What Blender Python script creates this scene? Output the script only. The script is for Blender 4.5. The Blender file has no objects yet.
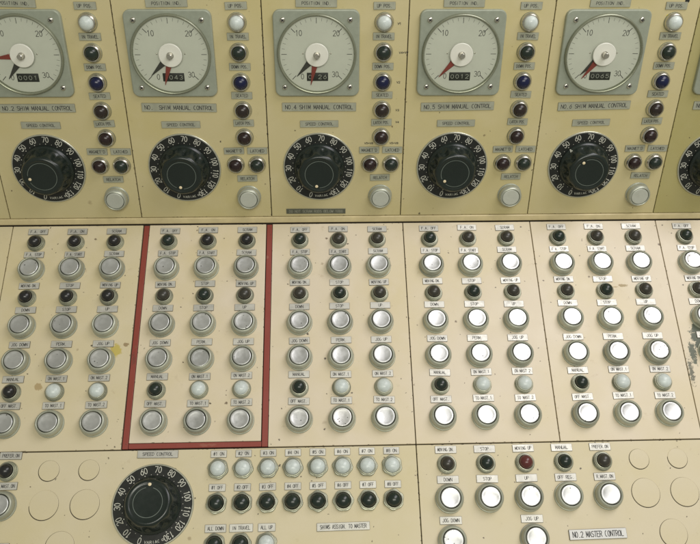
import bpy, math, random
from mathutils import Matrix, Vector
random.seed(7)
sc = bpy.context.scene
col = sc.collection

# ------------------------------------------------------------------ camera
A = 0.62823                      # slope of the desk (radians from horizontal)
X0 = -0.47425                    # world x of the first seam
W = 0.19                         # width of one control module
cam = bpy.data.cameras.new('camera'); camo = bpy.data.objects.new('camera', cam); col.objects.link(camo)
right = Vector((0.99939649, -0.03421073, 0.00602321))
fwd = Vector((0.03268238, 0.86729549, -0.49671964))
upv = Vector((0.01176924, 0.49661671, 0.86789016))
m = Matrix.Identity(4)
for i in range(3):
    m[i][0] = right[i]; m[i][1] = upv[i]; m[i][2] = -fwd[i]
m.translation = Vector((-0.01576474, -0.99363113, 0.47980126))
camo.matrix_world = m
cam.sensor_width = 36; cam.sensor_fit = 'HORIZONTAL'; cam.lens = 742.12 / 700 * 36
cam.clip_start = 0.01; cam.clip_end = 50
sc.camera = camo

# ------------------------------------------------------------------ light
world = bpy.data.worlds.new('World'); sc.world = world; world.use_nodes = True
bg = world.node_tree.nodes['Background']
bg.inputs[0].default_value = (1.0, 0.98, 0.82, 1); bg.inputs[1].default_value = 0.27

def area(name, loc, target, sx, sy, power, colr):
    l = bpy.data.lights.new(name, 'AREA'); l.shape = 'RECTANGLE'; l.size = sx; l.size_y = sy
    l.energy = power; l.color = colr
    o = bpy.data.objects.new(name, l); col.objects.link(o); o.location = loc
    o.rotation_euler = (Vector(target) - Vector(loc)).to_track_quat('-Z', 'Y').to_euler()
    return o
area('ceiling_light', (0.90, -0.50, 1.45), (0.50, -0.25, -0.1), 1.4, 0.75, 16, (1.0, 0.96, 0.99))  # ceiling light overhead on the right
area('ceiling_light', (0.15, -2.1, 1.25), (0.0, -0.1, 0.0), 1.6, 0.5, 21.5, (1.0, 0.98, 0.87))  # added fill behind the viewer, brightens the upright panels

sc.view_settings.view_transform = 'Standard'; sc.view_settings.look = 'None'
sc.view_settings.gamma = 1; sc.view_settings.exposure = 0.0
sc.render.engine = 'CYCLES'
sc.cycles.max_bounces = 8; sc.cycles.transparent_max_bounces = 8

# ------------------------------------------------------------------ materials
def s2l(r, g, b):
    f = lambda c: c / 255 / 12.92 if c <= 10 else ((c / 255 + 0.055) / 1.055) ** 2.4
    return (f(r), f(g), f(b), 1)

class NT:
    def __init__(self, name):
        self.m = bpy.data.materials.new(name); self.m.use_nodes = True
        self.t = self.m.node_tree; self.p = self.t.nodes['Principled BSDF']
    def n(self, typ, **kw):
        nd = self.t.nodes.new(typ)
        for k, v in kw.items():
            if k.startswith('i_'):
                nd.inputs[k[2:].replace('_', ' ')].default_value = v
            else: setattr(nd, k, v)
        return nd
    def l(self, a, b): self.t.links.new(a, b)
    def mix(self, fac, a, b, mode='MIX'):
        nd = self.n('ShaderNodeMix', data_type='RGBA', blend_type=mode)
        for s, v in ((nd.inputs[0], fac), (nd.inputs[6], a), (nd.inputs[7], b)):
            if hasattr(v, 'type') and hasattr(v, 'is_output'): self.l(v, s)
            else: s.default_value = v
        return nd.outputs[2]
    def math(self, op, a, b=0.0, c=None, clamp=False):
        nd = self.n('ShaderNodeMath', operation=op, use_clamp=clamp)
        vals = [a, b] + ([c] if c is not None else [])
        for i, v in enumerate(vals):
            if hasattr(v, 'is_output'): self.l(v, nd.inputs[i])
            else: nd.inputs[i].default_value = v
        return nd.outputs[0]
    def ramp(self, v, lo, hi, a=0.0, b=1.0):
        nd = self.n('ShaderNodeMapRange', clamp=True)
        self.l(v, nd.inputs[0]); nd.inputs[1].default_value = lo; nd.inputs[2].default_value = hi
        nd.inputs[3].default_value = a; nd.inputs[4].default_value = b
        return nd.outputs[0]
    def noise(self, vec, scale, detail=3, rough=0.55):
        nd = self.n('ShaderNodeTexNoise'); nd.inputs['Scale'].default_value = scale
        nd.inputs['Detail'].default_value = detail; nd.inputs['Roughness'].default_value = rough
        self.l(vec, nd.inputs['Vector']); return nd.outputs[0]

def simple(name, c, rough=0.5, metal=0.0, coat=0.0, bump=0.0, bscale=800, vary=0.06, vscale=60, spec=0.5, rand=0.0):
    k = NT(name); pos = k.n('ShaderNodeNewGeometry').outputs['Position']
    nz = k.noise(pos, vscale, 4)
    v = k.ramp(nz, 0.25, 0.75, 1 - vary, 1 + vary)
    if rand: v = k.math('MULTIPLY', v, k.ramp(k.n('ShaderNodeObjectInfo').outputs['Random'], 0, 1, 1 - rand, 1 + rand * .6))
    mul = k.n('ShaderNodeMix', data_type='RGBA', blend_type='MULTIPLY'); mul.inputs[0].default_value = 1
    mul.inputs[6].default_value = c
    cmb = k.n('ShaderNodeCombineColor')
    for i in range(3): k.l(v, cmb.inputs[i])
    k.l(cmb.outputs[0], mul.inputs[7]); k.l(mul.outputs[2], k.p.inputs['Base Color'])
    k.l(k.ramp(k.noise(pos, vscale * 2.3, 4), 0.3, 0.7, rough * 0.82, rough * 1.18), k.p.inputs['Roughness'])
    k.p.inputs['Metallic'].default_value = metal
    k.p.inputs['Coat Weight'].default_value = coat; k.p.inputs['Coat Roughness'].default_value = 0.08
    k.p.inputs['Specular IOR Level'].default_value = spec
    if bump:
        b = k.n('ShaderNodeBump'); b.inputs['Strength'].default_value = bump; b.inputs['Distance'].default_value = 0.0004
        k.l(k.noise(pos, bscale, 2), b.inputs['Height']); k.l(b.outputs[0], k.p.inputs['Normal'])
    return k.m

def paint(name, c, dirt=1.0, stain=None):
    """enamel on steel: slow tonal drift, yellowed patches, chips and brown spots"""
    k = NT(name); tc = k.n('ShaderNodeTexCoord').outputs['Object']
    n1 = k.noise(tc, 5.0, 4, 0.6); n2 = k.noise(tc, 23.0, 5, 0.6)
    yel = (c[0] * 0.93, c[1] * 0.91, c[2] * 0.70, 1)
    base = k.mix(k.ramp(n1, 0.42, 0.72, 0, 0.75), c, yel)
    pale = (min(c[0] * 1.05, .9), min(c[1] * 1.05, .9), min(c[2] * 1.10, .9), 1)
    base = k.mix(k.ramp(n2, 0.5, 0.75, 0, 0.5), base, pale)
    # smudges
    n3 = k.noise(tc, 48.0, 6, 0.7)
    base = k.mix(k.ramp(n3, 0.62, 0.80, 0, 0.32 * dirt), base, (c[0] * .55, c[1] * .48, c[2] * .36, 1))
    # chips: three sizes of voronoi spots, only some cells carry one
    wob = k.n('ShaderNodeVectorMath', operation='ADD'); k.l(tc, wob.inputs[0])
    sw = k.n('ShaderNodeVectorMath', operation='SCALE'); sw.inputs['Scale'].default_value = 0.0035
    nzv = k.n('ShaderNodeTexNoise'); nzv.inputs['Scale'].default_value = 330; k.l(tc, nzv.inputs['Vector'])
    k.l(nzv.outputs[1], sw.inputs[0]); k.l(sw.outputs[0], wob.inputs[1])
    clus = k.ramp(k.noise(tc, 13.0, 2), 0.35, 0.65, -0.10, 0.06)
    for sc_, keep, rad, colr, am in ((45, 0.84, 0.055, (.10, .06, .03, 1), .8), (85, 0.87, 0.075, (.045, .035, .025, 1), .9),
                                     (150, 0.90, 0.10, (.07, .05, .03, 1), .85), (24, 0.86, 0.065, (.20, .13, .06, 1), .45)):
        vo = k.n('ShaderNodeTexVoronoi', feature='F1'); vo.inputs['Scale'].default_value = sc_
        k.l(wob.outputs[0], vo.inputs['Vector'])
        sep = k.n('ShaderNodeSeparateColor'); k.l(vo.outputs['Color'], sep.inputs[0])
        on = k.math('GREATER_THAN', k.math('ADD', sep.outputs[0], clus), 1 - (1 - keep) * dirt)
        size = k.math('MULTIPLY', sep.outputs[1], rad * 1.9)
        inside = k.n('ShaderNodeMapRange', clamp=True)
        k.l(vo.outputs['Distance'], inside.inputs[0]); k.l(k.math('MULTIPLY', size, 0.6), inside.inputs[1]); k.l(k.math('ADD', size, 0.02), inside.inputs[2])
        inside.inputs[3].default_value = 1; inside.inputs[4].default_value = 0
        base = k.mix(k.math('MULTIPLY', k.math('MULTIPLY', inside.outputs[0], on), am), base, colr)
    for st in (stain or []):
        (sx, sy), (rx, ry), colr, amt, thr, nsc = st
        mp = k.n('ShaderNodeMapping'); mp.vector_type = 'TEXTURE'
        mp.inputs['Location'].default_value = (sx, sy, 0); mp.inputs['Scale'].default_value = (rx, ry, 1); k.l(tc, mp.inputs[0])
        ln = k.n('ShaderNodeVectorMath', operation='LENGTH'); k.l(mp.outputs[0], ln.inputs[0])
        d = k.math('ADD', ln.outputs['Value'], k.ramp(k.noise(tc, nsc, 6, 0.75), 0.25, 0.75, -0.75, 0.75))
        base = k.mix(k.ramp(d, thr, thr + 0.22, amt, 0), base, colr)
    k.l(base, k.p.inputs['Base Color'])
    k.l(k.ramp(n2, 0.3, 0.7, 0.34, 0.50), k.p.inputs['Roughness'])
    k.p.inputs['Specular IOR Level'].default_value = 0.5
    b = k.n('ShaderNodeBump'); b.inputs['Strength'].default_value = 0.10; b.inputs['Distance'].default_value = 0.0005
    k.l(k.noise(tc, 420, 3), b.inputs['Height']); k.l(b.outputs[0], k.p.inputs['Normal'])
    return k.m

UPC = (0.585, 0.512, 0.285, 1)
LOC = (0.705, 0.617, 0.470, 1)
M = {}
M['up'] = paint('cream_enamel_upper', UPC, 0.9)
M['up_olive'] = paint('olive_cream_enamel', (0.43, 0.385, 0.170, 1), 0.5)
M['lo'] = paint('cream_enamel_desk', LOC, 1.9, [((0.886, -0.111), (.008, .0028), (.30, .21, .07, 1), .8, .62, 190), ((0.875, -0.1135), (.006, .0016), (.34, .25, .09, 1), .7, .6, 190)])
M['lo_left'] = paint('cream_enamel_desk_yellowed', (0.662, 0.583, 0.402, 1), 1.8, [((0.172, -0.200), (.010, .012), (.52, .42, .06, 1), .8, .62, 60), ((0.075, -0.247), (.006, .006), (.36, .25, .10, 1), .7, .7, 120), ((0.1845, -0.190), (.004, .003), (.22, .13, .05, 1), .7, .8, 200)])  # desk enamel with the dimmer, yellower left light put into its colour, plus stains
M['lo_stained'] = paint('cream_enamel_desk_scraped', LOC, 2.0, [((0.979, -0.190), (.012, .027), (.045, .070, .045, 1), .92, .68, 150), ((0.966, -0.214), (.007, .022), (.05, .075, .048, 1), .9, .55, 200), ((0.958, -0.240), (.006, .032), (.07, .08, .05, 1), .85, .40, 300)])
M['lo_mastl'] = paint('cream_enamel_master_yellowed', (0.650, 0.577, 0.398, 1), 1.7)  # same enamel, weaker yellowish light at left put into the base colour
M['lo_mast'] = paint('cream_enamel_master', (0.655, 0.58, 0.41, 1), 1.6)  # desk enamel darkened: weaker light along the bottom put into the colour
M['ledge'] = simple('cream_ledge', (0.66, 0.56, 0.32, 1), 0.45, vary=0.10, bump=0.05)
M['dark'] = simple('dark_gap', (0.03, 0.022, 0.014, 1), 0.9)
M['chip'] = simple('bare_chipped_edge', (0.075, 0.055, 0.032, 1), 0.7, vary=0.5, vscale=300)
M['red'] = paint('red_trim_paint', (0.27, 0.055, 0.040, 1), 2.6, [((.374, -.06), (.006, .004), (.36, .16, .11, 1), .5, .5, 150), ((.197, -.21), (.004, .012), (.15, .05, .035, 1), .6, .5, 120), ((.30, -.328), (.02, .003), (.36, .15, .10, 1), .45, .4, 150)])
M['bezel'] = simple('grey_anodised_bezel', (0.45, 0.465, 0.375, 1), 0.42, 0.40, rand=0.16, vary=0.10, vscale=90, bump=0.05)
M['bezel_up'] = simple('pale_grey_bezel', (0.46, 0.48, 0.40, 1), 0.38, 0.45, vary=0.06)
M['gasket'] = simple('black_gasket', (0.015, 0.015, 0.014, 1), 0.7)
M['chrome'] = simple('worn_nickel', (0.62, 0.60, 0.53, 1), 0.26, 0.95, vary=0.14, vscale=160, bump=0.08)
M['nickel'] = simple('dull_nickel', (0.40, 0.41, 0.32, 1), 0.42, 0.75, rand=0.2, vary=0.16, vscale=160, bump=0.1)

def cap_mat(name, c, metal, rough, specks):
    k = NT(name); tc = k.n('ShaderNodeTexCoord').outputs['Object']
    oi = k.n('ShaderNodeObjectInfo')
    off = k.n('ShaderNodeVectorMath', operation='ADD'); k.l(tc, off.inputs[0])
    cmb = k.n('ShaderNodeCombineXYZ')
    for i in range(3): k.l(k.math('MULTIPLY', oi.outputs['Random'], 7.0 + i * 3), cmb.inputs[i])
    k.l(cmb.outputs[0], off.inputs[1]); v = off.outputs[0]
    tone = k.ramp(oi.outputs['Random'], 0, 1, 0.90, 1.06)
    cc = k.n('ShaderNodeCombineColor')
    for i in range(3): k.l(tone, cc.inputs[i])
    base = k.mix(1.0, c, cc.outputs[0], 'MULTIPLY')
    base = k.mix(k.ramp(k.noise(v, 90, 5, .7), .5, .8, 0, .35), base, (c[0] * .7, c[1] * .7, c[2] * .66, 1))
    vo = k.n('ShaderNodeTexVoronoi'); vo.inputs['Scale'].default_value = 260; k.l(v, vo.inputs['Vector'])
    sp = k.n('ShaderNodeSeparateColor'); k.l(vo.outputs['Color'], sp.inputs[0])
    on = k.math('GREATER_THAN', sp.outputs[0], 1 - specks)
    dot = k.ramp(vo.outputs['Distance'], .12, .30, .85, 0)
    base = k.mix(k.math('MULTIPLY', on, dot), base, (.04, .035, .03, 1))
    k.l(base, k.p.inputs['Base Color'])
    k.p.inputs['Metallic'].default_value = metal
    k.l(k.ramp(k.noise(v, 120, 4), .3, .7, rough * .8, rough * 1.25), k.p.inputs['Roughness'])
    b = k.n('ShaderNodeBump'); b.inputs['Strength'].default_value = .06; b.inputs['Distance'].default_value = .0003
    k.l(k.noise(v, 350, 3), b.inputs['Height']); k.l(b.outputs[0], k.p.inputs['Normal'])
    return k.m
M['cap'] = cap_mat('spun_aluminium_cap', (0.68, 0.69, 0.68, 1), 0.82, 0.34, 0.07)
M['cap_worn'] = cap_mat('pitted_aluminium_cap', (0.72, 0.72, 0.70, 1), 0.80, 0.34, 0.45)
M['cap_up'] = cap_mat('pale_grey_cap', (0.55, 0.57, 0.50, 1), 0.25, 0.4, 0.0)

def lens(name, c, rough=0.25, sub=0.0):
    m_ = simple(name, c, rough, vary=0.12, vscale=200, coat=0.08, spec=0.5); p = m_.node_tree.nodes['Principled BSDF']
    if sub:
        p.inputs['Subsurface Weight'].default_value = sub; p.inputs['Subsurface Radius'].default_value = (.004, .004, .004)
        p.inputs['Subsurface Scale'].default_value = .5
    return m_
LENS = {
 'white': lens('milk_white_lens', (0.62, 0.68, 0.66, 1), 0.30, 0.25),
 'dark green': lens('dark_green_lens', (0.016, 0.026, 0.020, 1)),
 'brown': lens('smoky_brown_lens', (0.042, 0.039, 0.031, 1), 0.30),
 'dark brown': lens('dark_brown_lens', (0.024, 0.016, 0.014, 1)),
 'black': lens('black_lens', (0.018, 0.018, 0.018, 1)),
 'blue': lens('dark_blue_lens', (0.006, 0.009, 0.045, 1)),
 'maroon': lens('dark_maroon_lens', (0.022, 0.011, 0.011, 1)),
 'red': lens('dull_red_lens', (0.115, 0.030, 0.027, 1), 0.22),
}
M['plate_up'] = simple('grey_nameplate_metal', (0.40, 0.41, 0.32, 1), 0.5, 0.25, vary=0.12, vscale=120)
M['plate_lo'] = simple('silver_nameplate_metal', (0.62, 0.61, 0.55, 1), 0.42, 0.42, rand=0.10, vary=0.10, vscale=120)
M['plate_white'] = simple('white_nameplate_plastic', (0.72, 0.72, 0.70, 1), 0.4, 0.0, vary=0.04)
M['plate_dark'] = simple('embossed_tape', (0.10, 0.105, 0.075, 1), 0.4, vary=0.1)
M['core'] = simple('laminate_core', (0.10, 0.085, 0.055, 1), 0.6)
M['core_up'] = simple('nameplate_edge', (0.22, 0.215, 0.15, 1), 0.5)
M['ink'] = simple('engraved_black', (0.035, 0.035, 0.035, 1), 0.7)
M['ink_soft'] = simple('engraved_grey', (0.075, 0.075, 0.06, 1), 0.7)
M['ink_pale'] = simple('embossed_grey', (0.28, 0.28, 0.22, 1), 0.6)
M['gframe'] = simple('grey_hammered_frame', (0.315, 0.345, 0.275, 1), 0.42, 0.1, vary=0.07, vscale=140, bump=0.12, bscale=500)
M['gring'] = simple('grey_gauge_ring', (0.26, 0.275, 0.20, 1), 0.3, 0.45, vary=0.08)
M['gface'] = simple('gauge_face_white', (0.66, 0.68, 0.59, 1), 0.6, vary=0.03)
M['mark'] = simple('scale_black', (0.05, 0.05, 0.045, 1), 0.6)
M['pblack'] = simple('pointer_black', (0.05, 0.05, 0.04, 1), 0.5)
M['pred'] = simple('pointer_red', (0.26, 0.050, 0.035, 1), 0.5, vary=0.12)
M['hubw'] = simple('hub_plastic', (0.74, 0.74, 0.66, 1), 0.35, vary=0.03)
M['counter'] = simple('counter_black', (0.025, 0.028, 0.022, 1), 0.5)
M['digit'] = simple('counter_digit', (0.40, 0.42, 0.36, 1), 0.6)
M['dialblk'] = simple('dial_black', (0.013, 0.015, 0.013, 1), 0.38, vary=0.25)
M['dialrim'] = simple('dial_rim_aluminium', (0.55, 0.55, 0.45, 1), 0.35, 0.7)
M['dialnum'] = simple('dial_white_print', (0.62, 0.62, 0.54, 1), 0.6, vary=0.15, vscale=300)
M['knob'] = simple('black_phenolic_knob', (0.010, 0.017, 0.014, 1), 0.27, vary=0.10, vscale=60, bump=0.03, bscale=400, coat=0.12)
M['kring'] = simple('knob_engraving', (0.16, 0.19, 0.165, 1), 0.5, vary=0.2)
M['dot'] = simple('pointer_dot_cream', (0.80, 0.68, 0.45, 1), 0.4)
M['yellow'] = simple('yellow_sticker', (0.62, 0.52, 0.02, 1), 0.5)
g = NT('gauge_glass'); t = g.t; t.nodes.remove(g.p)
fr = g.n('ShaderNodeFresnel'); fr.inputs[0].default_value = 1.2
tr = g.n('ShaderNodeBsdfTransparent'); tr.inputs[0].default_value = (.98, .985, .975, 1)
gl = g.n('ShaderNodeBsdfGlossy'); gl.inputs['Roughness'].default_value = .06
mx = g.n('ShaderNodeMixShader'); g.l(fr.outputs[0], mx.inputs[0]); g.l(tr.outputs[0], mx.inputs[1]); g.l(gl.outputs[0], mx.inputs[2])
g.l(mx.outputs[0], [n for n in t.nodes if n.type == 'OUTPUT_MATERIAL'][0].inputs[0])
M['glass'] = g.m

# ------------------------------------------------------------------ mesh helpers
class MB:
    def __init__(self): self.v = []; self.f = []
    def add(self, vs, fs):
        o = len(self.v); self.v += [tuple(a) for a in vs]; self.f += [tuple(i + o for i in q) for q in fs]; return self
    def rings(self, rings, cap_lo=False, cap_hi=True):
        n = len(rings[0]); vs = [q for r in rings for q in r]; fs = []
        for a in range(len(rings) - 1):
            for i in range(n):
                j = (i + 1) % n; fs.append((a * n + i, a * n + j, (a + 1) * n + j, (a + 1) * n + i))
        if cap_lo: fs.append(tuple(reversed(range(n))))
        if cap_hi: fs.append(tuple((len(rings) - 1) * n + i for i in range(n)))
        return self.add(vs, fs)
    def lathe(self, prof, n=40, cap_lo=False, cap_hi=True, cx=0, cy=0, mod=None):
        rr = []
        for r, z in prof:
            rr.append([(cx + (r if mod is None else mod(r, z, 2 * math.pi * i / n)) * math.cos(2 * math.pi * i / n),
                        cy + (r if mod is None else mod(r, z, 2 * math.pi * i / n)) * math.sin(2 * math.pi * i / n), z) for i in range(n)])
        return self.rings(rr, cap_lo, cap_hi)
    def rrect(self, cx, cy, hx, hy, rad, z0, z1, bev, seg=4):
        def ring(ins, z):
            o = []; r = max(rad - ins, 0.00005)
            for sx, sy, a0 in ((1, 1, 0), (-1, 1, 90), (-1, -1, 180), (1, -1, 270)):
                for k in range(seg + 1):
                    a = math.radians(a0 + 90 * k / seg)
                    o.append((cx + sx * (hx - ins - r) + r * math.cos(a), cy + sy * (hy - ins - r) + r * math.sin(a), z))
            return o
        return self.rings([ring(0, z0), ring(0, z1 - bev), ring(bev * .3, z1 - bev * .3), ring(bev, z1)], False, True)
    def ribbon(self, pts, w, z):
        """mitred flat stroke"""
        n = len(pts); L = []; R_ = []
        for i, (x, y) in enumerate(pts):
            a = pts[max(i - 1, 0)]; b = pts[min(i + 1, n - 1)]
            d1 = Vector((x - a[0], y - a[1])); d2 = Vector((b[0] - x, b[1] - y))
            if d1.length < 1e-9: d1 = d2.copy()
            if d2.length < 1e-9: d2 = d1.copy()
            d1.normalize(); d2.normalize(); t_ = d1 + d2
            if t_.length < 1e-6: t_ = d1.copy()
            t_.normalize(); nrm = Vector((-t_.y, t_.x)); k = w / 2 / max(0.5, nrm.dot(Vector((-d1.y, d1.x))))
            ex = 0
            px, py = x, y
            if i == 0: px -= d2.x * w * .35; py -= d2.y * w * .35
            if i == n - 1: px += d1.x * w * .35; py += d1.y * w * .35
            L.append((px + nrm.x * k, py + nrm.y * k, z)); R_.append((px - nrm.x * k, py - nrm.y * k, z))
        return self.add(L + R_, [(n + i, n + i + 1, i + 1, i) for i in range(n - 1)])
    def mesh(self, name, mat, smooth=35, edge=None):
        me = bpy.data.meshes.new(name); me.from_pydata(self.v, [], self.f); me.materials.append(mat)
        me.validate(); me.update()
        if edge:
            me.materials.append(edge)
            for p_ in me.polygons: p_.material_index = 0 if p_.normal.z > .995 else 1
        if smooth:
            me.polygons.foreach_set('use_smooth', [True] * len(me.polygons)); me.set_sharp_from_angle(angle=math.radians(smooth))
        return me

def arc(cx, cy, rx, ry, a0, a1, n=6):
    return [(cx + rx * math.cos(math.radians(a0 + (a1 - a0) * i / n)), cy + ry * math.sin(math.radians(a0 + (a1 - a0) * i / n))) for i in range(n + 1)]
# engraver's single-stroke alphabet on a 4 x 6 cell
G = {
 'A': [[(0,0),(2,6),(4,0)],[(.8,2),(3.2,2)]], 'B': [[(0,0),(0,6),(2.4,6)]+arc(2.4,4.6,1.4,1.4,90,-90)+[(0,3.2)],[(2.4,3.2)]+arc(2.4,1.6,1.6,1.6,90,-90)+[(0,0)]],
 'C': [arc(2.1,3,2.1,3,68,292,10)], 'D': [[(0,0),(0,6),(1.6,6)]+arc(1.6,3,2.4,3,90,-90,8)+[(0,0)]],
 'E': [[(4,6),(0,6),(0,0),(4,0)],[(0,3.2),(3,3.2)]], 'F': [[(4,6),(0,6),(0,0)],[(0,3.2),(3,3.2)]],
 'G': [arc(2.1,3,2.1,3,66,335,10)+[(4.1,2.6),(2.8,2.6)]], 'H': [[(0,0),(0,6)],[(4,0),(4,6)],[(0,3.1),(4,3.1)]],
 'I': [[(2,0),(2,6)]], 'J': [[(3.4,6),(3.4,1.6)]+arc(1.8,1.6,1.6,1.6,0,-170)], 'K': [[(0,0),(0,6)],[(4,6),(0,2.4)],[(1.4,3.6),(4,0)]],
 'L': [[(0,6),(0,0),(3.8,0)]], 'M': [[(0,0),(0,6),(2,1.2),(4,6),(4,0)]], 'N': [[(0,0),(0,6),(4,0),(4,6)]],
 'O': [arc(2,3,2,3,90,450,12)], 'P': [[(0,0),(0,6),(2.3,6)]+arc(2.3,4.5,1.6,1.5,90,-90)+[(0,3)]],
 'R': [[(0,0),(0,6),(2.3,6)]+arc(2.3,4.5,1.6,1.5,90,-90)+[(0,3)],[(2,3),(4,0)]],
 'S': [arc(2,4.5,1.9,1.5,30,270,7)+arc(2,1.5,2,1.5,90,-150,7)], 'T': [[(0,6),(4,6)],[(2,6),(2,0)]],
 'U': [[(0,6),(0,2)]+arc(2,2,2,2,180,360)+[(4,6)]], 'V': [[(0,6),(2,0),(4,6)]], 'W': [[(-.3,6),(.9,0),(2,4.5),(3.1,0),(4.3,6)]],
 'X': [[(0,0),(4,6)],[(0,6),(4,0)]], 'Y': [[(0,6),(2,3),(4,6)],[(2,3),(2,0)]], 'Z': [[(0,6),(4,6),(0,0),(4,0)]],
 '0': [arc(2,3,1.9,3,90,450,12)], '1': [[(1,4.8),(2.2,6),(2.2,0)]], '2': [arc(2,4.4,1.9,1.6,165,-30,7)+[(0,0),(4,0)]],
 '3': [arc(1.9,4.5,1.8,1.5,150,-90,7),arc(1.9,1.5,2,1.5,90,-150,7)], '4': [[(3,0),(3,6),(0,1.8),(4.2,1.8)]],
 '5': [[(3.8,6),(.6,6),(.3,3.4)]+arc(1.9,2,2.1,2,110,-150,8)], '6': [[(3.2,6),(.6,3)]+arc(2,2,1.9,2,150,-210,10)],
 '7': [[(0,6),(4,6),(1.4,0)]], '8': [arc(2,4.6,1.6,1.4,-90,270,9),arc(2,1.6,2,1.6,90,450,9)], '9': [[(.8,0),(3.5,3.2)]+arc(2,4,1.9,2,-30,330,10)],
 '#': [[(1,0),(1.6,6)],[(2.6,0),(3.2,6)],[(0,2),(4,2)],[(.2,4),(4.2,4)]], '.': [[(1.6,0),(2.4,0)]], '+': [[(2,1),(2,5)],[(0,3),(4,3)]], '/': [[(0,0),(4,6)]], '-': [[(.6,3),(3.4,3)]], "'": [[(2,6),(2,4.6)]],
}
def text_into(mb, s, h, adv, w, z, cx=0, cy=0, rot=0, gw=.78, slant=0):
    """draw string centred on (cx,cy)"""
    tot = adv * len(s); ca, sa = math.cos(rot), math.sin(rot)
    for i, ch in enumerate(s):
        for q, st in enumerate(G.get(ch, [])):
            pts = []
            for gx, gy in st:
                x = -tot / 2 + adv * i + adv * (1 - gw) / 2 + gx / 4 * adv * gw + slant * gy / 6 * h; y = (gy / 6 - .5) * h
                pts.append((cx + x * ca - y * sa, cy + x * sa + y * ca))
            run = [pts[0]]; lay = 0
            for k_ in range(1, len(pts)):
                run.append(pts[k_])
                last = k_ == len(pts) - 1
                sharp = False
                if not last:
                    a_ = Vector(pts[k_]) - Vector(pts[k_ - 1]); b_ = Vector(pts[k_ + 1]) - Vector(pts[k_])
                    sharp = a_.length > 1e-7 and b_.length > 1e-7 and a_.angle(b_) > 1.1
                if last or sharp:
                    mb.ribbon(run, w, z + q * .00003 + lay * .000008); lay += 1; run = [pts[k_]]
    return mb

# ------------------------------------------------------------------ object helpers
ROT = {'up': Matrix.Rotation(math.pi / 2, 4, 'X'), 'lo': Matrix.Rotation(A, 4, 'X')}
def frame(side, x, y, rz=0.0):
    """pose on a panel: side 'up' -> y is height above the crease, 'lo' -> y is distance down the desk"""
    r = ROT[side]
    return Matrix.Translation(Vector((X0, 0, 0))) @ r @ Matrix.Translation(Vector((x, y if side == 'up' else -y, 0))) @ Matrix.Rotation(rz, 4, 'Z')
def part(name, me, parent, loc=None, rz=0.0, rot=None):
    o = bpy.data.objects.new(name, me); col.objects.link(o); o.parent = parent
    if loc: o.location = loc
    if rz: o.rotation_euler = (0, 0, rz)
    if rot: o.rotation_euler = rot
    return o
def tag(o, label, cat, group=None):
    o['label'] = label; o['category'] = cat
    if group: o['group'] = group
    return o
def thing(name, side, x, y, label, cat, group=None, rz=0.0):
    o = bpy.data.objects.new(name, None); col.objects.link(o); o.empty_display_size = .01
    o.matrix_world = frame(side, x, y, rz); return tag(o, label, cat, group)

UPNAME = {0: 'leftmost gauge', 1: 'second gauge from left', 2: 'middle gauge', 3: 'fourth gauge from left', 4: 'last full gauge', 5: 'right-edge gauge'}
ORD = ['first', 'second', 'third', 'fourth', 'fifth', 'sixth', 'seventh', 'last']
LONAME = {0: 'lower panel left of red border', 1: 'panel framed by red border', 2: 'first lower panel right of red border',
          3: 'second lower panel right of red border', 4: 'third lower panel right of red border', 5: 'lower panel cut by right edge'}

# ------------------------------------------------------------------ console and panels
fr_ = MB()
def boxw(mb, c0, c1):
    (x0, y0, z0), (x1, y1, z1) = c0, c1
    mb.add([(x0,y0,z0),(x1,y0,z0),(x1,y1,z0),(x0,y1,z0),(x0,y0,z1),(x1,y0,z1),(x1,y1,z1),(x0,y1,z1)],
           [(0,3,2,1),(4,5,6,7),(0,1,5,4),(1,2,6,5),(2,3,7,6),(3,0,4,7)])
boxw(fr_, (-.40, .004, -.02), (1.40, .05, .40))
cA, sA = math.cos(A), math.sin(A)
def lw(x, w, h): return (x, -w * cA - h * sA, -w * sA + h * cA)
fr_.add([lw(-.4, -.01, -.005), lw(1.4, -.01, -.005), lw(1.4, .62, -.005), lw(-.4, .62, -.005),
         lw(-.4, -.01, -.04), lw(1.4, -.01, -.04), lw(1.4, .62, -.04), lw(-.4, .62, -.04)],
        [(0, 3, 2, 1), (4, 5, 6, 7), (0, 1, 5, 4), (1, 2, 6, 5), (2, 3, 7, 6), (3, 0, 4, 7)])
con = bpy.data.objects.new('console_frame', fr_.mesh('console_frame', M['dark'], 0)); col.objects.link(con); con.location.x = X0; con['kind'] = 'structure'
lg = MB()
prof = [(.004, .0062), (-.0008, .0062), (-.0018, .0052), (-.0018, -.0022), (-.0010, -.0032), (.004, -.0032)]
lg.add([(x, y, z) for x in (-.4, 1.4) for y, z in prof], [(i, i + 1, i + 7, i + 6) for i in range(5)])
led = bpy.data.objects.new('ledge', lg.mesh('ledge', M['ledge'])); col.objects.link(led); led.parent = con
led['label'] = 'narrow cream ledge between upright panels and sloping desk'

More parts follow.
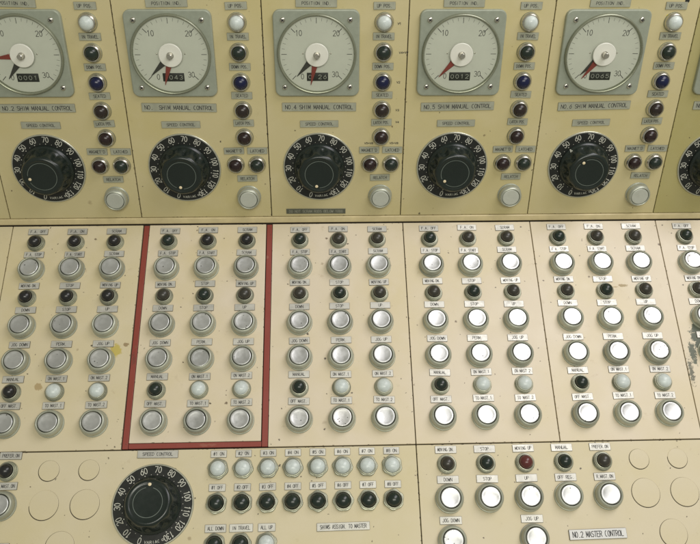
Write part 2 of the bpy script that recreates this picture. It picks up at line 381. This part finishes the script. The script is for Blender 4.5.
def panel(side, xa, xb, ya, yb, mat, label, gap=.0006):
    mb = MB(); x0, x1 = xa + gap, xb - gap
    y0, y1 = (ya, yb) if side == 'up' else (-yb, -ya)
    mb.rrect((x0 + x1) / 2, (y0 + y1) / 2, (x1 - x0) / 2, (y1 - y0) / 2, .0006, -.0045, 0, .0005, 2)
    o = bpy.data.objects.new('control_panel', mb.mesh('control_panel', mat, 0)); col.objects.link(o)
    o.matrix_world = frame(side, 0, 0)
    ch = MB(); z = .00004
    def chip(cx, cy, rx, ry):
        n = random.randint(5, 8)
        ch.add([(cx + rx * random.uniform(.5, 1.1) * math.cos(6.283 * q / n), cy + ry * random.uniform(.5, 1.1) * math.sin(6.283 * q / n), z + .000002 * len(ch.f)) for q in range(n)], [tuple(range(n))])
    for xe in (x0, x1):
        y = y0
        while y < y1:
            y += random.expovariate(1 / (.016 if side == 'up' else .030))
            if y < y1 - .002: chip(xe + (.0003 if xe == x0 else -.0003), y, random.uniform(.00012, .00045), random.uniform(.0004, .0022))
    for ye in (y0, y1):
        x = x0
        while x < x1:
            x += random.expovariate(1 / .024)
            if x < x1 - .002: chip(x, ye + (.0003 if ye == y0 else -.0003), random.uniform(.0005, .0024), random.uniform(.00012, .00042))
    c_ = part('paint_chips', ch.mesh('paint_chips', M['chip'], 0), o); c_['kind'] = 'stuff'
    return tag(o, label, 'panel', 'cream control panels')
UL = ['upright cream panel sliver at far left edge', 'upright cream panel holding the leftmost gauge', 'upright cream panel holding the second gauge from left',
      'upright cream panel holding the middle gauge', 'upright cream panel holding the fourth gauge from left', 'upright cream panel holding the last full gauge',
      'darker olive upright panel cut off at right edge']
for i in range(-1, 6):
    panel('up', i * W, (i + 1) * W, .0070, .37, M['up_olive'] if i == 5 else M['up'], UL[i + 1])
LL = ['sloping cream panel sliver at far left edge', 'sloping cream panel left of the red border', 'sloping cream panel enclosed by the red border',
      'sloping cream panel directly right of the red border', 'second sloping cream panel right of the red border',
      'third sloping cream panel right of the red border', 'sloping cream panel with green scrape cut off at right edge']
for i in range(-1, 6):
    xa, xb, yb = i * W + .0035 * (i > -9), (i + 1) * W + .0035, .3318
    if i == 0: xb = .1925
    if i == 1: xa, xb, yb = .2010, .3722, .3240
    if i == 2: xa = .3806
    panel('lo', xa, xb, .0060, yb, [M['lo'], M['lo_left'], M['lo']][(i < 1) + 0] if i < 5 else M['lo_stained'], LL[i + 1])
mp1 = panel('lo', .0035 - .2, .5735, .3334, .60, M['lo_mastl'], 'bottom cream panel with speed dial and two rows of numbered lamps')
mp2 = panel('lo', .5735, 1.20, .3334, .60, M['lo_mast'], 'bottom cream panel carrying the No.2 master control nameplate')
def plug(pan, x, y, r):
    mb = MB(); mb.lathe([(r, -.0002), (r, .0004), (r - .0004, .0007)], 40)
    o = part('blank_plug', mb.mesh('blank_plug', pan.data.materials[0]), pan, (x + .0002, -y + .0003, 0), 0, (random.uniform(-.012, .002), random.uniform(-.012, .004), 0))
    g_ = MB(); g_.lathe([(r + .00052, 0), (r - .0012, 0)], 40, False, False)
    part('joint', g_.mesh('joint', M['dark']), o, (-.0002, -.00035, .00016))  # dark joint ring, set off-centre to paint shade on the lower-left edge
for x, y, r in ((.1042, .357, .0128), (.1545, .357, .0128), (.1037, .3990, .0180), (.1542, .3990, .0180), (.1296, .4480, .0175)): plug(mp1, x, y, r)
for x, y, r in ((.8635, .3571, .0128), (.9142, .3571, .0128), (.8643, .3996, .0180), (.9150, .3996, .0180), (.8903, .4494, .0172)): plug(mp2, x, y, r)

# red border: three strips let in between the panels
rb = bpy.data.objects.new('red_border', None); col.objects.link(rb); rb.matrix_world = frame('lo', 0, 0)
tag(rb, 'red trim border around the second lower panel', 'border')
for (xa, xb, ya, yb) in ((.1935, .2009, .0066, .3314), (.3729, .3805, .0066, .3314), (.2015, .3723, .3247, .3312)):
    mb = MB(); mb.rrect((xa + xb) / 2, -(ya + yb) / 2, (xb - xa) / 2, (yb - ya) / 2, .0005, -.0048, -.0004, .0004, 2)
    part('red_strip', mb.mesh('red_strip', M['red'], 0), rb)

# ------------------------------------------------------------------ shared meshes
def knurl(r, z, a): return r * (1 + .012 * math.cos(30 * a))
lamp_lo = {
 'base_ring': MB().lathe([(.0126, 0), (.0126, .0016), (.0121, .0021), (.0114, .0021), (.0114, .0034), (.0117, .0038), (.0117, .0050), (.0112, .0055), (.0104, .0056)], 36, False, False).mesh('lamp_base_ring', M['nickel']),
 'bezel': MB().lathe([(.0106, .0050), (.0106, .0066), (.0101, .0073), (.0093, .0075), (.0088, .0068), (.0087, .0050)], 36, False, False).mesh('lamp_bezel', M['nickel']),
}
def hexa(r, z, a):
    k = (a + .3) % (math.pi / 3) - math.pi / 6
    return min(r * .93 / math.cos(k), r)
lamp_hex = {
 'base_ring': MB().lathe([(.0134, 0), (.0134, .0030), (.0128, .0036), (.0110, .0038)], 48, False, False, mod=hexa).mesh('lamp_hex_nut', M['nickel']),
 'bezel': MB().lathe([(.0115, .0034), (.0115, .0050), (.0110, .0058), (.0102, .0060), (.0098, .0055), (.0097, .0042)], 36, False, False).mesh('lamp_bezel_wide', M['nickel']),
}
lamp_up = {
 'base_ring': MB().lathe([(.0125, 0), (.0125, .0016), (.0121, .0022), (.0116, .0023)], 36, False, False).mesh('lamp_flange', M['nickel']),
 'bezel': MB().lathe([(.0119, .0020), (.0118, .0042), (.0112, .0058), (.0100, .0070), (.0092, .0071), (.0087, .0064), (.0086, .0040)], 36, False, False).mesh('lamp_bezel_up', M['chrome']),
}
def dome(r, z0, hcyl, flat=1.0, n=32):
    pr = [(r, z0), (r, z0 + hcyl)] + [(r * math.cos(a), z0 + hcyl + r * flat * math.sin(a)) for a in [math.radians(90 * i / 9) for i in range(1, 9)]] + [(.0002, z0 + hcyl + r * flat)]
    return MB().lathe(pr, n)
LM = {}
def lens_mesh(kind, colr):
    k = (kind, colr)
    if k not in LM:
        if kind == 'lo': b = dome(.0096 if colr == 'white' else .0086, .005, .0018 if colr == 'white' else .0030, .8 if colr == 'white' else .95)
        elif kind == 'hex': b = dome(.0097 if colr == 'white' else .0092, .004, .0016, .78 if colr == 'white' else .9)
        else: b = dome(.0090 if colr == 'white' else .0085, .004, .0026, .80)
        LM[k] = b.mesh('lens', LENS[colr], 60)
    return LM[k]
def lamp(side, kind, x, y, colr, label, group):
    o = thing('indicator_lamp', side, x, y, label, 'lamp', group, rz=random.uniform(-.5, .5))
    src = {'lo': lamp_lo, 'hex': lamp_hex, 'up': lamp_up}[kind]
    part('base_ring', src['base_ring'], o); part('bezel', src['bezel'], o)
    part('lens', lens_mesh(kind, colr), o); return o

def bez_mesh(name, mat, s=1.0):
    p = [(.0182, 0), (.0182, .0012), (.0176, .0019), (.0168, .0020), (.0168, .0034), (.0172, .0042), (.0171, .0086), (.0164, .0112), (.0152, .0126), (.0142, .0130), (.0136, .0126), (.0134, .0116), (.0133, .0045)]
    return MB().lathe([(r * s, z) for r, z in p], 48, False, False).mesh(name, mat)
btn_bezel = bez_mesh('button_bezel', M['bezel']); btn_bezel_up = bez_mesh('button_bezel_pale', M['bezel_up'], .95)
gap_ring = MB().lathe([(.0135, .0050), (.0110, .0050)], 40, False, False).mesh('gasket', M['gasket'])  # black ring painted in for the shadow in the gap around the cap
def cap_mesh(name, mat, r=.01235, dish=.0009):
    pr = [(r, 0), (r, .0066), (r - .0005, .0073), (r - .0011, .0074)] + [(r * k, .0074 - dish * (1 - k * k)) for k in (.75, .55, .35, .18)] + [(.0002, .0074 - dish)]
    return MB().lathe(pr, 40).mesh(name, mat, 60)
CAP = {'n': cap_mesh('cap', M['cap']), 'w': cap_mesh('cap_worn', M['cap_worn']), 'u': cap_mesh('cap_pale', M['cap_up'], .0122, .0002)}
def button(side, x, y, label, group, kind='n', press=0.0, up=False):
    o = thing('push_button', side, x, y, label, 'button', group, rz=random.uniform(-3, 3))
    part('bezel', btn_bezel_up if up else btn_bezel, o); part('gasket', gap_ring, o)
    part('cap', CAP[kind], o, (0, 0, .0056 + random.uniform(-.0006, .0005) - press)); return o

TX = {}
def nameplate(side, x, y, s, label, w=.0282, h=.0096, mat='plate_lo', ink='ink', th=.0041, maxadv=.0028, group='engraved nameplates', tilt=None, t=.0012):
    k = (round(w, 4), round(h, 4), mat, t)
    if k not in TX:
        TX[k] = MB().rrect(0, 0, w / 2, h / 2, .0003, 0, t, .00030, 1).mesh('plate', M[mat], 0, M['core'] if mat in ('plate_lo', 'plate_white') else M['core_up'])
    kt = (s, th, ink, round(w, 4), t)
    if kt not in TX:
        adv = min(maxadv, (w - (.0062 if w < .03 else .0080)) / max(len(s), 1))
        TX[kt] = text_into(MB(), s, th, adv, .00056 * (th / .004) ** .8, t + .00006).mesh('lettering', M[ink], 0)
    o = thing('nameplate', side, x, y, label, 'nameplate', group, rz=random.gauss(0, .011) if tilt is None else tilt)
    part('plate', TX[k], o)
    if s: part('lettering', TX[kt], o)
    return o

# ------------------------------------------------------------------ gauges
GH = .056
g_frame = MB().rrect(0, 0, GH, GH, .009, 0, .0062, .0016, 5).mesh('gauge_frame', M['gframe'], 18)
g_ring = MB().lathe([(.0520, .0060), (.0520, .0085), (.0513, .0105), (.0503, .0112), (.0494, .0108), (.0487, .0095), (.0485, .0066)], 72, False, False).mesh('gauge_ring', M['gring'])
g_face = MB().lathe([(.0486, .0066)], 64).mesh('gauge_face', M['gface'], 0)
g_glass = MB().lathe([(.0488, .0098)], 64).mesh('gauge_glass', M['glass'], 0)
def gauge_marks():
    mb = MB()
    for i in range(31):
        a = math.radians(225 - 9 * i); big = i % 10 == 0; mid = i % 5 == 0
        r1 = .0462; r0 = r1 - (.0066 if big or mid else .0038); w = .00085 if big else (.0007 if mid else .00034)
        mb.ribbon([(r0 * math.cos(a), r0 * math.sin(a)), (r1 * math.cos(a), r1 * math.sin(a))], w, .00668)
    return mb.mesh('scale_marks', M['mark'], 0)
g_marks = gauge_marks()
g_num = {s: text_into(MB(), s, .0070, .0046, .00070, .0067).mesh('numeral', M['mark'], 0) for s in ('0', '10', '20', '30')}
numpos = {'0': (-.0195, -.0290), '10': (-.0232, .0272), '20': (.0255, .0268), '30': (.0240, -.0262)}
def pointer_mesh(name, L, w, mat, z, r0=.0135):
    return MB().add([(r0, -w / 2, z), (L, -.0003, z), (L, .0003, z), (r0, w / 2, z), (r0, -w / 2, z - .0004), (L, -.0003, z - .0004), (L, .0003, z - .0004), (r0, w / 2, z - .0004)],
                    [(0, 1, 2, 3), (0, 4, 5, 1), (1, 5, 6, 2), (2, 6, 7, 3), (3, 7, 4, 0)]).mesh(name, mat, 0)
p_blk = pointer_mesh('pointer_black', .0392, .0086, M['pblack'], .0078)
p_red = pointer_mesh('pointer_red', .0408, .0078, M['pred'], .0086)
hub = MB().lathe([(.0152, .0101), (.0152, .0114), (.0145, .0120)], 48).mesh('hub_disc', M['hubw'])
shaft = MB().lathe([(.0046, .0120), (.0046, .0128), (.0036, .0130), (.0036, .0196), (.0030, .0204)], 24).mesh('shaft', M['chrome'])
def screw_mesh(r, h):
    mb = MB(); mb.lathe([(r, 0), (r * .95, h * .5), (r * .7, h * .9), (r * .3, h)], 20); return mb.mesh('screw', M['chrome'], 50)
scr = screw_mesh(.0036, .0020); scr_s = screw_mesh(.0011, .0008)
def cross(r, z):
    mb = MB(); w = r * .16; L = r * .62
    mb.add([(-L, -w, z), (L, -w, z), (L, w, z), (-L, w, z)], [(0, 1, 2, 3)]); mb.add([(-w, w, z), (w, w, z), (w, L, z), (-w, L, z)], [(0, 1, 2, 3)])
    mb.add([(-w, -L, z), (w, -L, z), (w, -w, z), (-w, -w, z)], [(0, 1, 2, 3)]); return mb.mesh('screw_slot', M['gasket'], 0)
scr_x = cross(.0036, .00205)
ctr = MB().rrect(0, 0, .0141, .0055, .0004, .0066, .0071, .0002, 1).mesh('counter', M['counter'])
GY = .2440; GX = .0702
gd = {0: ('0001', 186, 232), 1: (' 043', 254, 224), 2: ('0 26', 258, 227), 3: ('0012', 227, 228), 4: ('0065', 233, 226), 5: ('0000', 230, 225)}
glab = {0: 'square grey gauge with red pointer left, cut by left edge', 1: 'square grey gauge above blank-numbered shim nameplate, second from left',
        2: 'square grey gauge in the middle, red pointer down', 3: 'square grey gauge fourth from left, red pointer lower left',
        4: 'square grey gauge near right edge, both pointers close together', 5: 'gauge frame barely visible at the right edge'}
def gauge(i):
    digits, ra, ba = gd[i]
    o = thing('position_gauge', 'up', i * W + GX, GY, glab[i], 'gauge', 'position gauges')
    part('frame', g_frame, o); part('ring', g_ring, o); fc = part('face', g_face, o)
    part('scale_marks', g_marks, fc)
    for s in ('0', '10', '20', '30'): part('numeral', g_num[s], fc, (numpos[s][0], numpos[s][1], 0))
    c = part('counter', ctr, o, (.0004, -.0295, 0))
    if digits.strip():
        mb = MB()
        for q, ch in enumerate(digits): text_into(mb, ch, .0052, .0052, .0006, .00722, -.0099 + q * .0066, 0)
        part('digits', mb.mesh('digits', M['digit'], 0), c)
    part('pointer', p_blk, o, None, math.radians(ba)); part('pointer', p_red, o, None, math.radians(ra))
    part('glass', g_glass, o); part('hub_disc', hub, o); part('shaft', shaft, o)
    for sx in (-1, 1):
        part('face_screw', scr_s, o, (sx * .0182, .001, .0066))
        for sy in (-1, 1):
            sk = part('screw', scr, o, (sx * .0434, sy * .0434, .0062), random.uniform(0, 3)); part('slot', scr_x, sk)
for i in range(6): gauge(i)

# ------------------------------------------------------------------ speed dials
DR = .0500
d_plate = MB().lathe([(DR - .0009, 0), (DR - .0009, .0022), (DR - .0014, .0027)], 72).mesh('dial_plate', M['dialblk'])
d_rim = MB().lathe([(DR + .0009, 0), (DR + .0009, .0018), (DR + .0003, .0024), (DR - .0009, .0024)], 72, False, False).mesh('dial_rim', M['dialrim'])
def num_angle(v): return math.radians(90 + 163.3 - 2.4 * v)
d_num = {v: text_into(MB(), str(v), .0074, .0047 if v < 100 else .0042, .00078, .0028, 0, 0, 0).mesh('numeral', M['dialnum'], 0) for v in range(0, 131, 10)}
def dots():
    mb = MB()
    for v in range(0, 131, 5):
        a = num_angle(v); r = .0375; s = .0007 if v % 10 == 0 else .00042
        mb.lathe([(s, .0028)], 8, False, True, r * math.cos(a), r * math.sin(a))
    return mb.mesh('scale_dots', M['dialnum'], 0)
d_dots = dots()
def maker():
    mb = MB()
    for q, ch in enumerate('VARIAC'):
        a = math.radians(-97 + 4.3 * q); r = .0438
        text_into(mb, ch, .0030, .0030, .00045, .0028, r * math.cos(a), r * math.sin(a), a + math.pi / 2)
    mb.lathe([(.0014, .0028), (.0009, .0028)], 12, False, False, .0438 * math.cos(math.radians(-69)), .0438 * math.sin(math.radians(-69)))
    return mb.mesh('maker_mark', M['dialnum'], 0)
d_mark = maker()
KZ = .86
def flute(r, z, a):
    if z < .0105 or z > .0325: return r
    k = min(1, (z - .0105) / .004) * min(1, (.0325 - z) / .005)
    return r * (1 - .115 * k * (1 - abs(math.cos(4.5 * a))) ** 1.0)
kn = MB().lathe([(.0352, .0027), (.0356, .0046), (.0352, .0064), (.0338, .0080), (.0328, .0090), (.0324, .0105), (.0322, .0125), (.0319, .0150), (.0314, .0190), (.0308, .0230), (.0301, .0270), (.0293, .0300), (.0285, .0320), (.0274, .0338), (.0260, .0350), (.0246, .0355), (.0234, .0354), (.0226, .0349), (.0212, .0347)], 120, mod=flute)
kn.v = [(x_, y_, .0027 + (z_ - .0027) * KZ) for x_, y_, z_ in kn.v]
kn = kn.mesh('knob', M['knob'], 40)
def kring(r):
    return MB().ribbon([(r * math.cos(math.radians(a)), r * math.sin(math.radians(a))) for a in range(14, 347, 6)], .0006, .0027 + .0320 * KZ + .00006).mesh('engraved_ring', M['kring'], 0)
k_ring = kring(.0196); k_ring2 = kring(.0178)
k_dot = MB().lathe([(.0021, 0), (.0021, .0005), (.0015, .0009)], 20).mesh('pointer_dot', M['dot'])
k_sheen = None
def dial(side, x, y, ang, label, rdot=.0178, ring=None, letter=None):
    o = thing('speed_dial', side, x, y, label, 'dial', 'speed control dials')
    part('rim', d_rim, o); pl = part('dial_plate', d_plate, o)
    for v in range(0, 131, 10):
        a = num_angle(v); part('numeral', d_num[v], pl, (.0436 * math.cos(a), .0436 * math.sin(a), 0), a - math.pi / 2)
    part('scale_dots', d_dots, pl); part('maker_mark', d_mark, pl)
    k = part('knob', kn, o, None, math.radians(90 - ang))
    part('engraved_ring', ring or k_ring, k); part('pointer_dot', k_dot, k, (rdot, 0, .0027 + .0320 * KZ - .0002))
    if letter:
        mb = text_into(MB(), letter, .0058, .0052, .0009, .0088, .0338 * math.cos(.15), .0338 * math.sin(.15), -math.pi / 2 + .1)
        part('letter_mark', mb.mesh('letter_mark', M['dialnum'], 0), k)
dl = {0: (258, 'black speed dial below leftmost gauge, pointer dot at left'), 1: (190, 'black speed dial below the second gauge, pointer dot at bottom'),
      2: (192, 'black speed dial below middle gauge, above the dark tape strip'), 3: (231, 'black speed dial below fourth gauge, pointer dot lower left'),
      4: (325, 'black speed dial below last full gauge, pointer dot upper left'), 5: (200, 'black speed dial cut off by the right edge')}
for i in range(6): dial('up', i * W + .0709, .0843, dl[i][0], dl[i][1], letter='A' if i == 4 else None)
dial('lo', .2392, .4020, 2, 'large black speed dial on the bottom panel below red border', .0215, k_ring2)

# ------------------------------------------------------------------ upper lamps, buttons, plates
ULAMP = [('UP POS.', .158, .2837, 'white'), ('IN TRAVEL', .158, .2454, 'dark green'), ('DOWN POS.', .158, .2063, 'blue'), ('SEATED', .158, .1677, 'dark brown'),
         ('LATCH POS.', .158, .1292, 'maroon'), ("MAGNET'D", .1431, .0890, 'maroon'), ('LATCHED', .1732, .0889, 'dark green')]
for i in range(5):
    nm = UPNAME[i]
    for s, x, y, c in ULAMP:
        lamp('up', 'up', i * W + x, y, c, f'{c} lamp below "{s}" nameplate, lamp column right of {nm}', 'upper indicator lamps')
        nameplate('up', i * W + x + (-.0012 if s.startswith('MAG') else .0012 if s == 'LATCHED' else 0), y + .0202, s, f'grey nameplate "{s}" above a lamp, column right of {nm}', mat='plate_up', ink='ink')
    button('up', i * W + .1588, .0392, f'pale grey push button beside dial under {nm}', 'relatch push buttons', 'u', up=True)
    nameplate('up', i * W + .158, .0675, 'RELATCH', f'grey nameplate "RELATCH" above button beside dial under {nm}', mat='plate_up', ink='ink')
num = {0: 'NO.2 SHIM MANUAL CONTROL', 1: 'NO.  SHIM MANUAL CONTROL', 2: 'NO.4 SHIM MANUAL CONTROL', 3: 'NO.5 SHIM MANUAL CONTROL', 4: 'NO.6 SHIM MANUAL CONTROL', 5: 'NO.7 SHIM MANUAL CONTROL'}
for i in range(6):
    nm = UPNAME[i]
    nameplate('up', i * W + .0705, .3070, 'POSITION IND.', f'grey nameplate "POSITION IND." on top of {nm}', .0530, .0098, 'plate_up', 'ink', .0038, .0029)
    nameplate('up', i * W + .0722, .1716, num[i], f'long grey shim manual control nameplate under {nm}', .1010, .0118, 'plate_up', 'ink', .0056, .0040)
    nameplate('up', i * W + .0720, .1477, 'SPEED CONTROL', f'grey nameplate "SPEED CONTROL" above dial under {nm}', .0530, .0096, 'plate_up', 'ink', .0038, .0030)
nameplate('up', 2 * W + .0652, .0150, 'DO NOT SCRAM RODS BELOW 1000', 'dark embossed tape strip below the middle dial', .0870, .0080, 'plate_dark', 'ink_pale', .0040, .0030, None, -.004)
# little pencilled terminal marks beside the No.4 lamp column
pm = [('V1', .0200, .2815), ('V4+V9', .0270, .2445), ('V2', .0215, .2050), ('V3', .0215, .1665), ('V4', .0220, .1495), ('V5+V8', -.0170, .1190), ('V5+V8', .0185, .1190)]
for s, dx, y in pm:
    me = text_into(MB(), s, .0026, .0025, .0005, .00025).mesh('pen_mark', M['ink'], 0)
    o = bpy.data.objects.new('pen_mark', me); col.objects.link(o); o.matrix_world = frame('up', 2 * W + .158 + dx, y, random.gauss(0, .03))
    tag(o, f'tiny dark pen mark "{s}" ' + ('beside' if y > .12 else 'left above' if dx < 0 else 'right above') + (' top white lamp' if y > .28 else ' second lamp' if y > .24 else ' blue lamp' if y > .2 else ' fourth lamp' if y > .16 else ' latch nameplate' if y > .12 else ' lamp pair') + ', middle lamp column', 'pen mark', 'pen marks by the No.4 lamps')
o = bpy.data.objects.new('yellow_sticker', MB().lathe([(.0026, 0), (.0026, .0003)], 20).mesh('yellow_sticker', M['yellow'])); col.objects.link(o)
o.matrix_world = frame('up', .9100, .2905); tag(o, 'small round yellow sticker right of the top white lamp near right edge', 'sticker')

# ------------------------------------------------------------------ lower modules
LXC = [.0413, .0978, .1544]; LW = [.0157, .0524, .1012, .1375, .1880, .2362, .2728]
ROWS = [('L', ['F.A. OFF', 'F.A. ON', 'SCRAM']), ('B', ['F.A. STOP', 'F.A. START', 'SCRAM']), ('L', ['MOVING DN.', 'STOP', 'MOVING UP']), ('B', ['DOWN', 'STOP', 'UP']),
        ('B', ['JOG DOWN', 'PERM.', 'JOG UP']), ('L', ['MANUAL', 'ON MAST.1', 'ON MAST.2']), ('B', ['OFF MAST.', 'TO MAST.1', 'TO MAST.2'])]
LC = {0: ['dark green', 'brown', 'brown'], 2: ['brown', 'dark green', 'brown'], 5: ['dark green', 'white', 'white']}
CN = ['left', 'middle', 'right']
worn = {(4, 4, 2), (2, 6, 1), (5, 1, 0)}
for mI in range(6):
    nm = LONAME[mI]
    for r, (kd, names) in enumerate(ROWS):
        for c in range(3):
            if mI == 5 and (c > 0 or r > 4): continue
            x = mI * W + LXC[c]; y = LW[r]; s = names[c]
            kdw = 'lamp' if kd == 'L' else 'button'
            nameplate('lo', x + random.gauss(0, .0004), y + random.gauss(0, .0003), s, f'{CN[c]} nameplate "{s}" above {kdw}, {nm}', mat='plate_lo', ink='ink')
            if kd == 'L':
                cl = LC[r][c]
                if mI == 0 and cl != 'white': cl = 'black'
                if mI == 1 and cl == 'brown' and r == 0: cl = 'black'
                lamp('lo', 'lo', x, y + .0187, cl, f'{cl} lamp below {CN[c]} "{s}" nameplate, {nm}', 'desk indicator lamps')
            else:
                button('lo', x, y + .0246, f'silver push button below {CN[c]} "{s}" nameplate, {nm}' + (', pressed in' if (mI, r, c) == (1, 4, 1) else ''), 'desk push buttons',
                       'w' if (mI, r, c) in worn else 'n', .0042 if (mI, r, c) == (1, 4, 1) else 0)

# ------------------------------------------------------------------ bottom strip
for k in range(8):
    x = .3182 + .0318 * k
    nameplate('lo', x, .3400, f'#{k+1} ON', f'{ORD[k]} "ON" nameplate from left above white lamps on bottom panel', .0205, .0092)
    lamp('lo', 'hex', x, .3590, 'white', f'{ORD[k]} white lamp from left in numbered row on bottom panel', 'numbered on lamps')
    nameplate('lo', x, .3822, f'#{k+1} OFF', f'{ORD[k]} "OFF" nameplate from left above dark lamps on bottom panel', .0210, .0092)
    lamp('lo', 'hex', x, .4013, 'dark green', f'{ORD[k]} dark lamp from left in numbered row on bottom panel', 'numbered off lamps')
for k, (s, c, w) in enumerate((('ALL DOWN', 'dark green', .0262), ('IN TRAVEL', 'dark green', .0290), ('ALL UP', 'white', .0215))):
    x = .3185 + .0316 * k
    nameplate('lo', x, .4312, s, f'nameplate "{s}" above a lamp at the bottom edge', w, .0096)
    lamp('lo', 'hex', x, .4500, c, f'{c} lamp below "{s}" nameplate, cut by bottom edge', 'bottom edge lamps')
nameplate('lo', .4766, .4322, 'SHIMS ASSIGN. TO MASTER', 'long nameplate "SHIMS ASSIGN. TO MASTER" on the bottom panel', .0660, .0098, th=.0046, tilt=.012)
nameplate('lo', .2402, .3387, 'SPEED CONTROL', 'nameplate "SPEED CONTROL" above the bottom dial under the red border', .0520, .0098, 'plate_lo', 'ink', .0040, .0030)
nameplate('lo', .7942, .4480, 'NO.2 MASTER CONTROL', 'white nameplate "NO.2 MASTER CONTROL" with dark edge at bottom right', .0725, .0122, 'plate_white', 'ink', .0066, .0039, None, .014, .0020)
nameplate('lo', .0330, .4490, 'NO.1 MASTER CONTROL', 'white nameplate corner showing at the bottom left corner', .0725, .0122, 'plate_white', 'ink', .0066, .0039, None, .0, .0020)
MR = [('MOVING DN.', 'dark green', 'DOWN'), ('STOP', 'dark green', 'STOP'), ('MOVING UP', 'red', 'UP'), ('MANUAL', 'dark green', 'OFF REG.'), ('PREFER.ON', 'brown', 'R.MAST.ON')]
for k, (a, c, b) in enumerate(MR):
    x = .6116 + .0507 * k
    if k == 0: c = 'brown'
    nameplate('lo', x, .3402, a, f'nameplate "{a}" above {c} lamp, No.2 master control panel', .0278, .0096)
    lamp('lo', 'lo', x, .3589, c, f'{c} lamp below "{a}" nameplate, No.2 master control panel', 'master panel lamps')
    nameplate('lo', x, .3782, b, f'nameplate "{b}" above button, No.2 master control panel', .0278, .0096)
    button('lo', x, .4018, f'silver push button below "{b}" nameplate, No.2 master control panel', 'master panel buttons')
for x, s in ((.6114, 'JOG DOWN'), (.7138, 'JOG UP')):
    nameplate('lo', x, .4280, s, f'nameplate "{s}" above button at bottom edge, No.2 master control panel', .0278, .0096)
    button('lo', x, .4518, f'silver push button below "{s}" nameplate, cut by bottom edge', 'master panel buttons')
nameplate('lo', .0540, .3372, 'PREFER.ON', 'nameplate "PREFER.ON" above dark lamp at lower left edge', .0278, .0096)
lamp('lo', 'lo', .0532, .3570, 'black', 'black lamp at the lower left edge beside blank plugs', 'master panel lamps')
nameplate('lo', .0540, .3750, 'R.MAST.ON', 'nameplate "R.MAST.ON" above button at lower left edge', .0278, .0096)
button('lo', .0526, .3990, 'silver push button cut by the lower left edge beside blank plugs', 'master panel buttons')
for ob_ in [ob_ for ob_ in bpy.data.objects if ob_.get('label') == 'upright cream panel holding the last full gauge']:
    part('screw_hole', MB().lathe([(.0030, .00006)], 20).mesh('screw_hole', M['gasket'], 0), ob_, (.9310, .3098, 0))
bpy.context.view_layer.update()
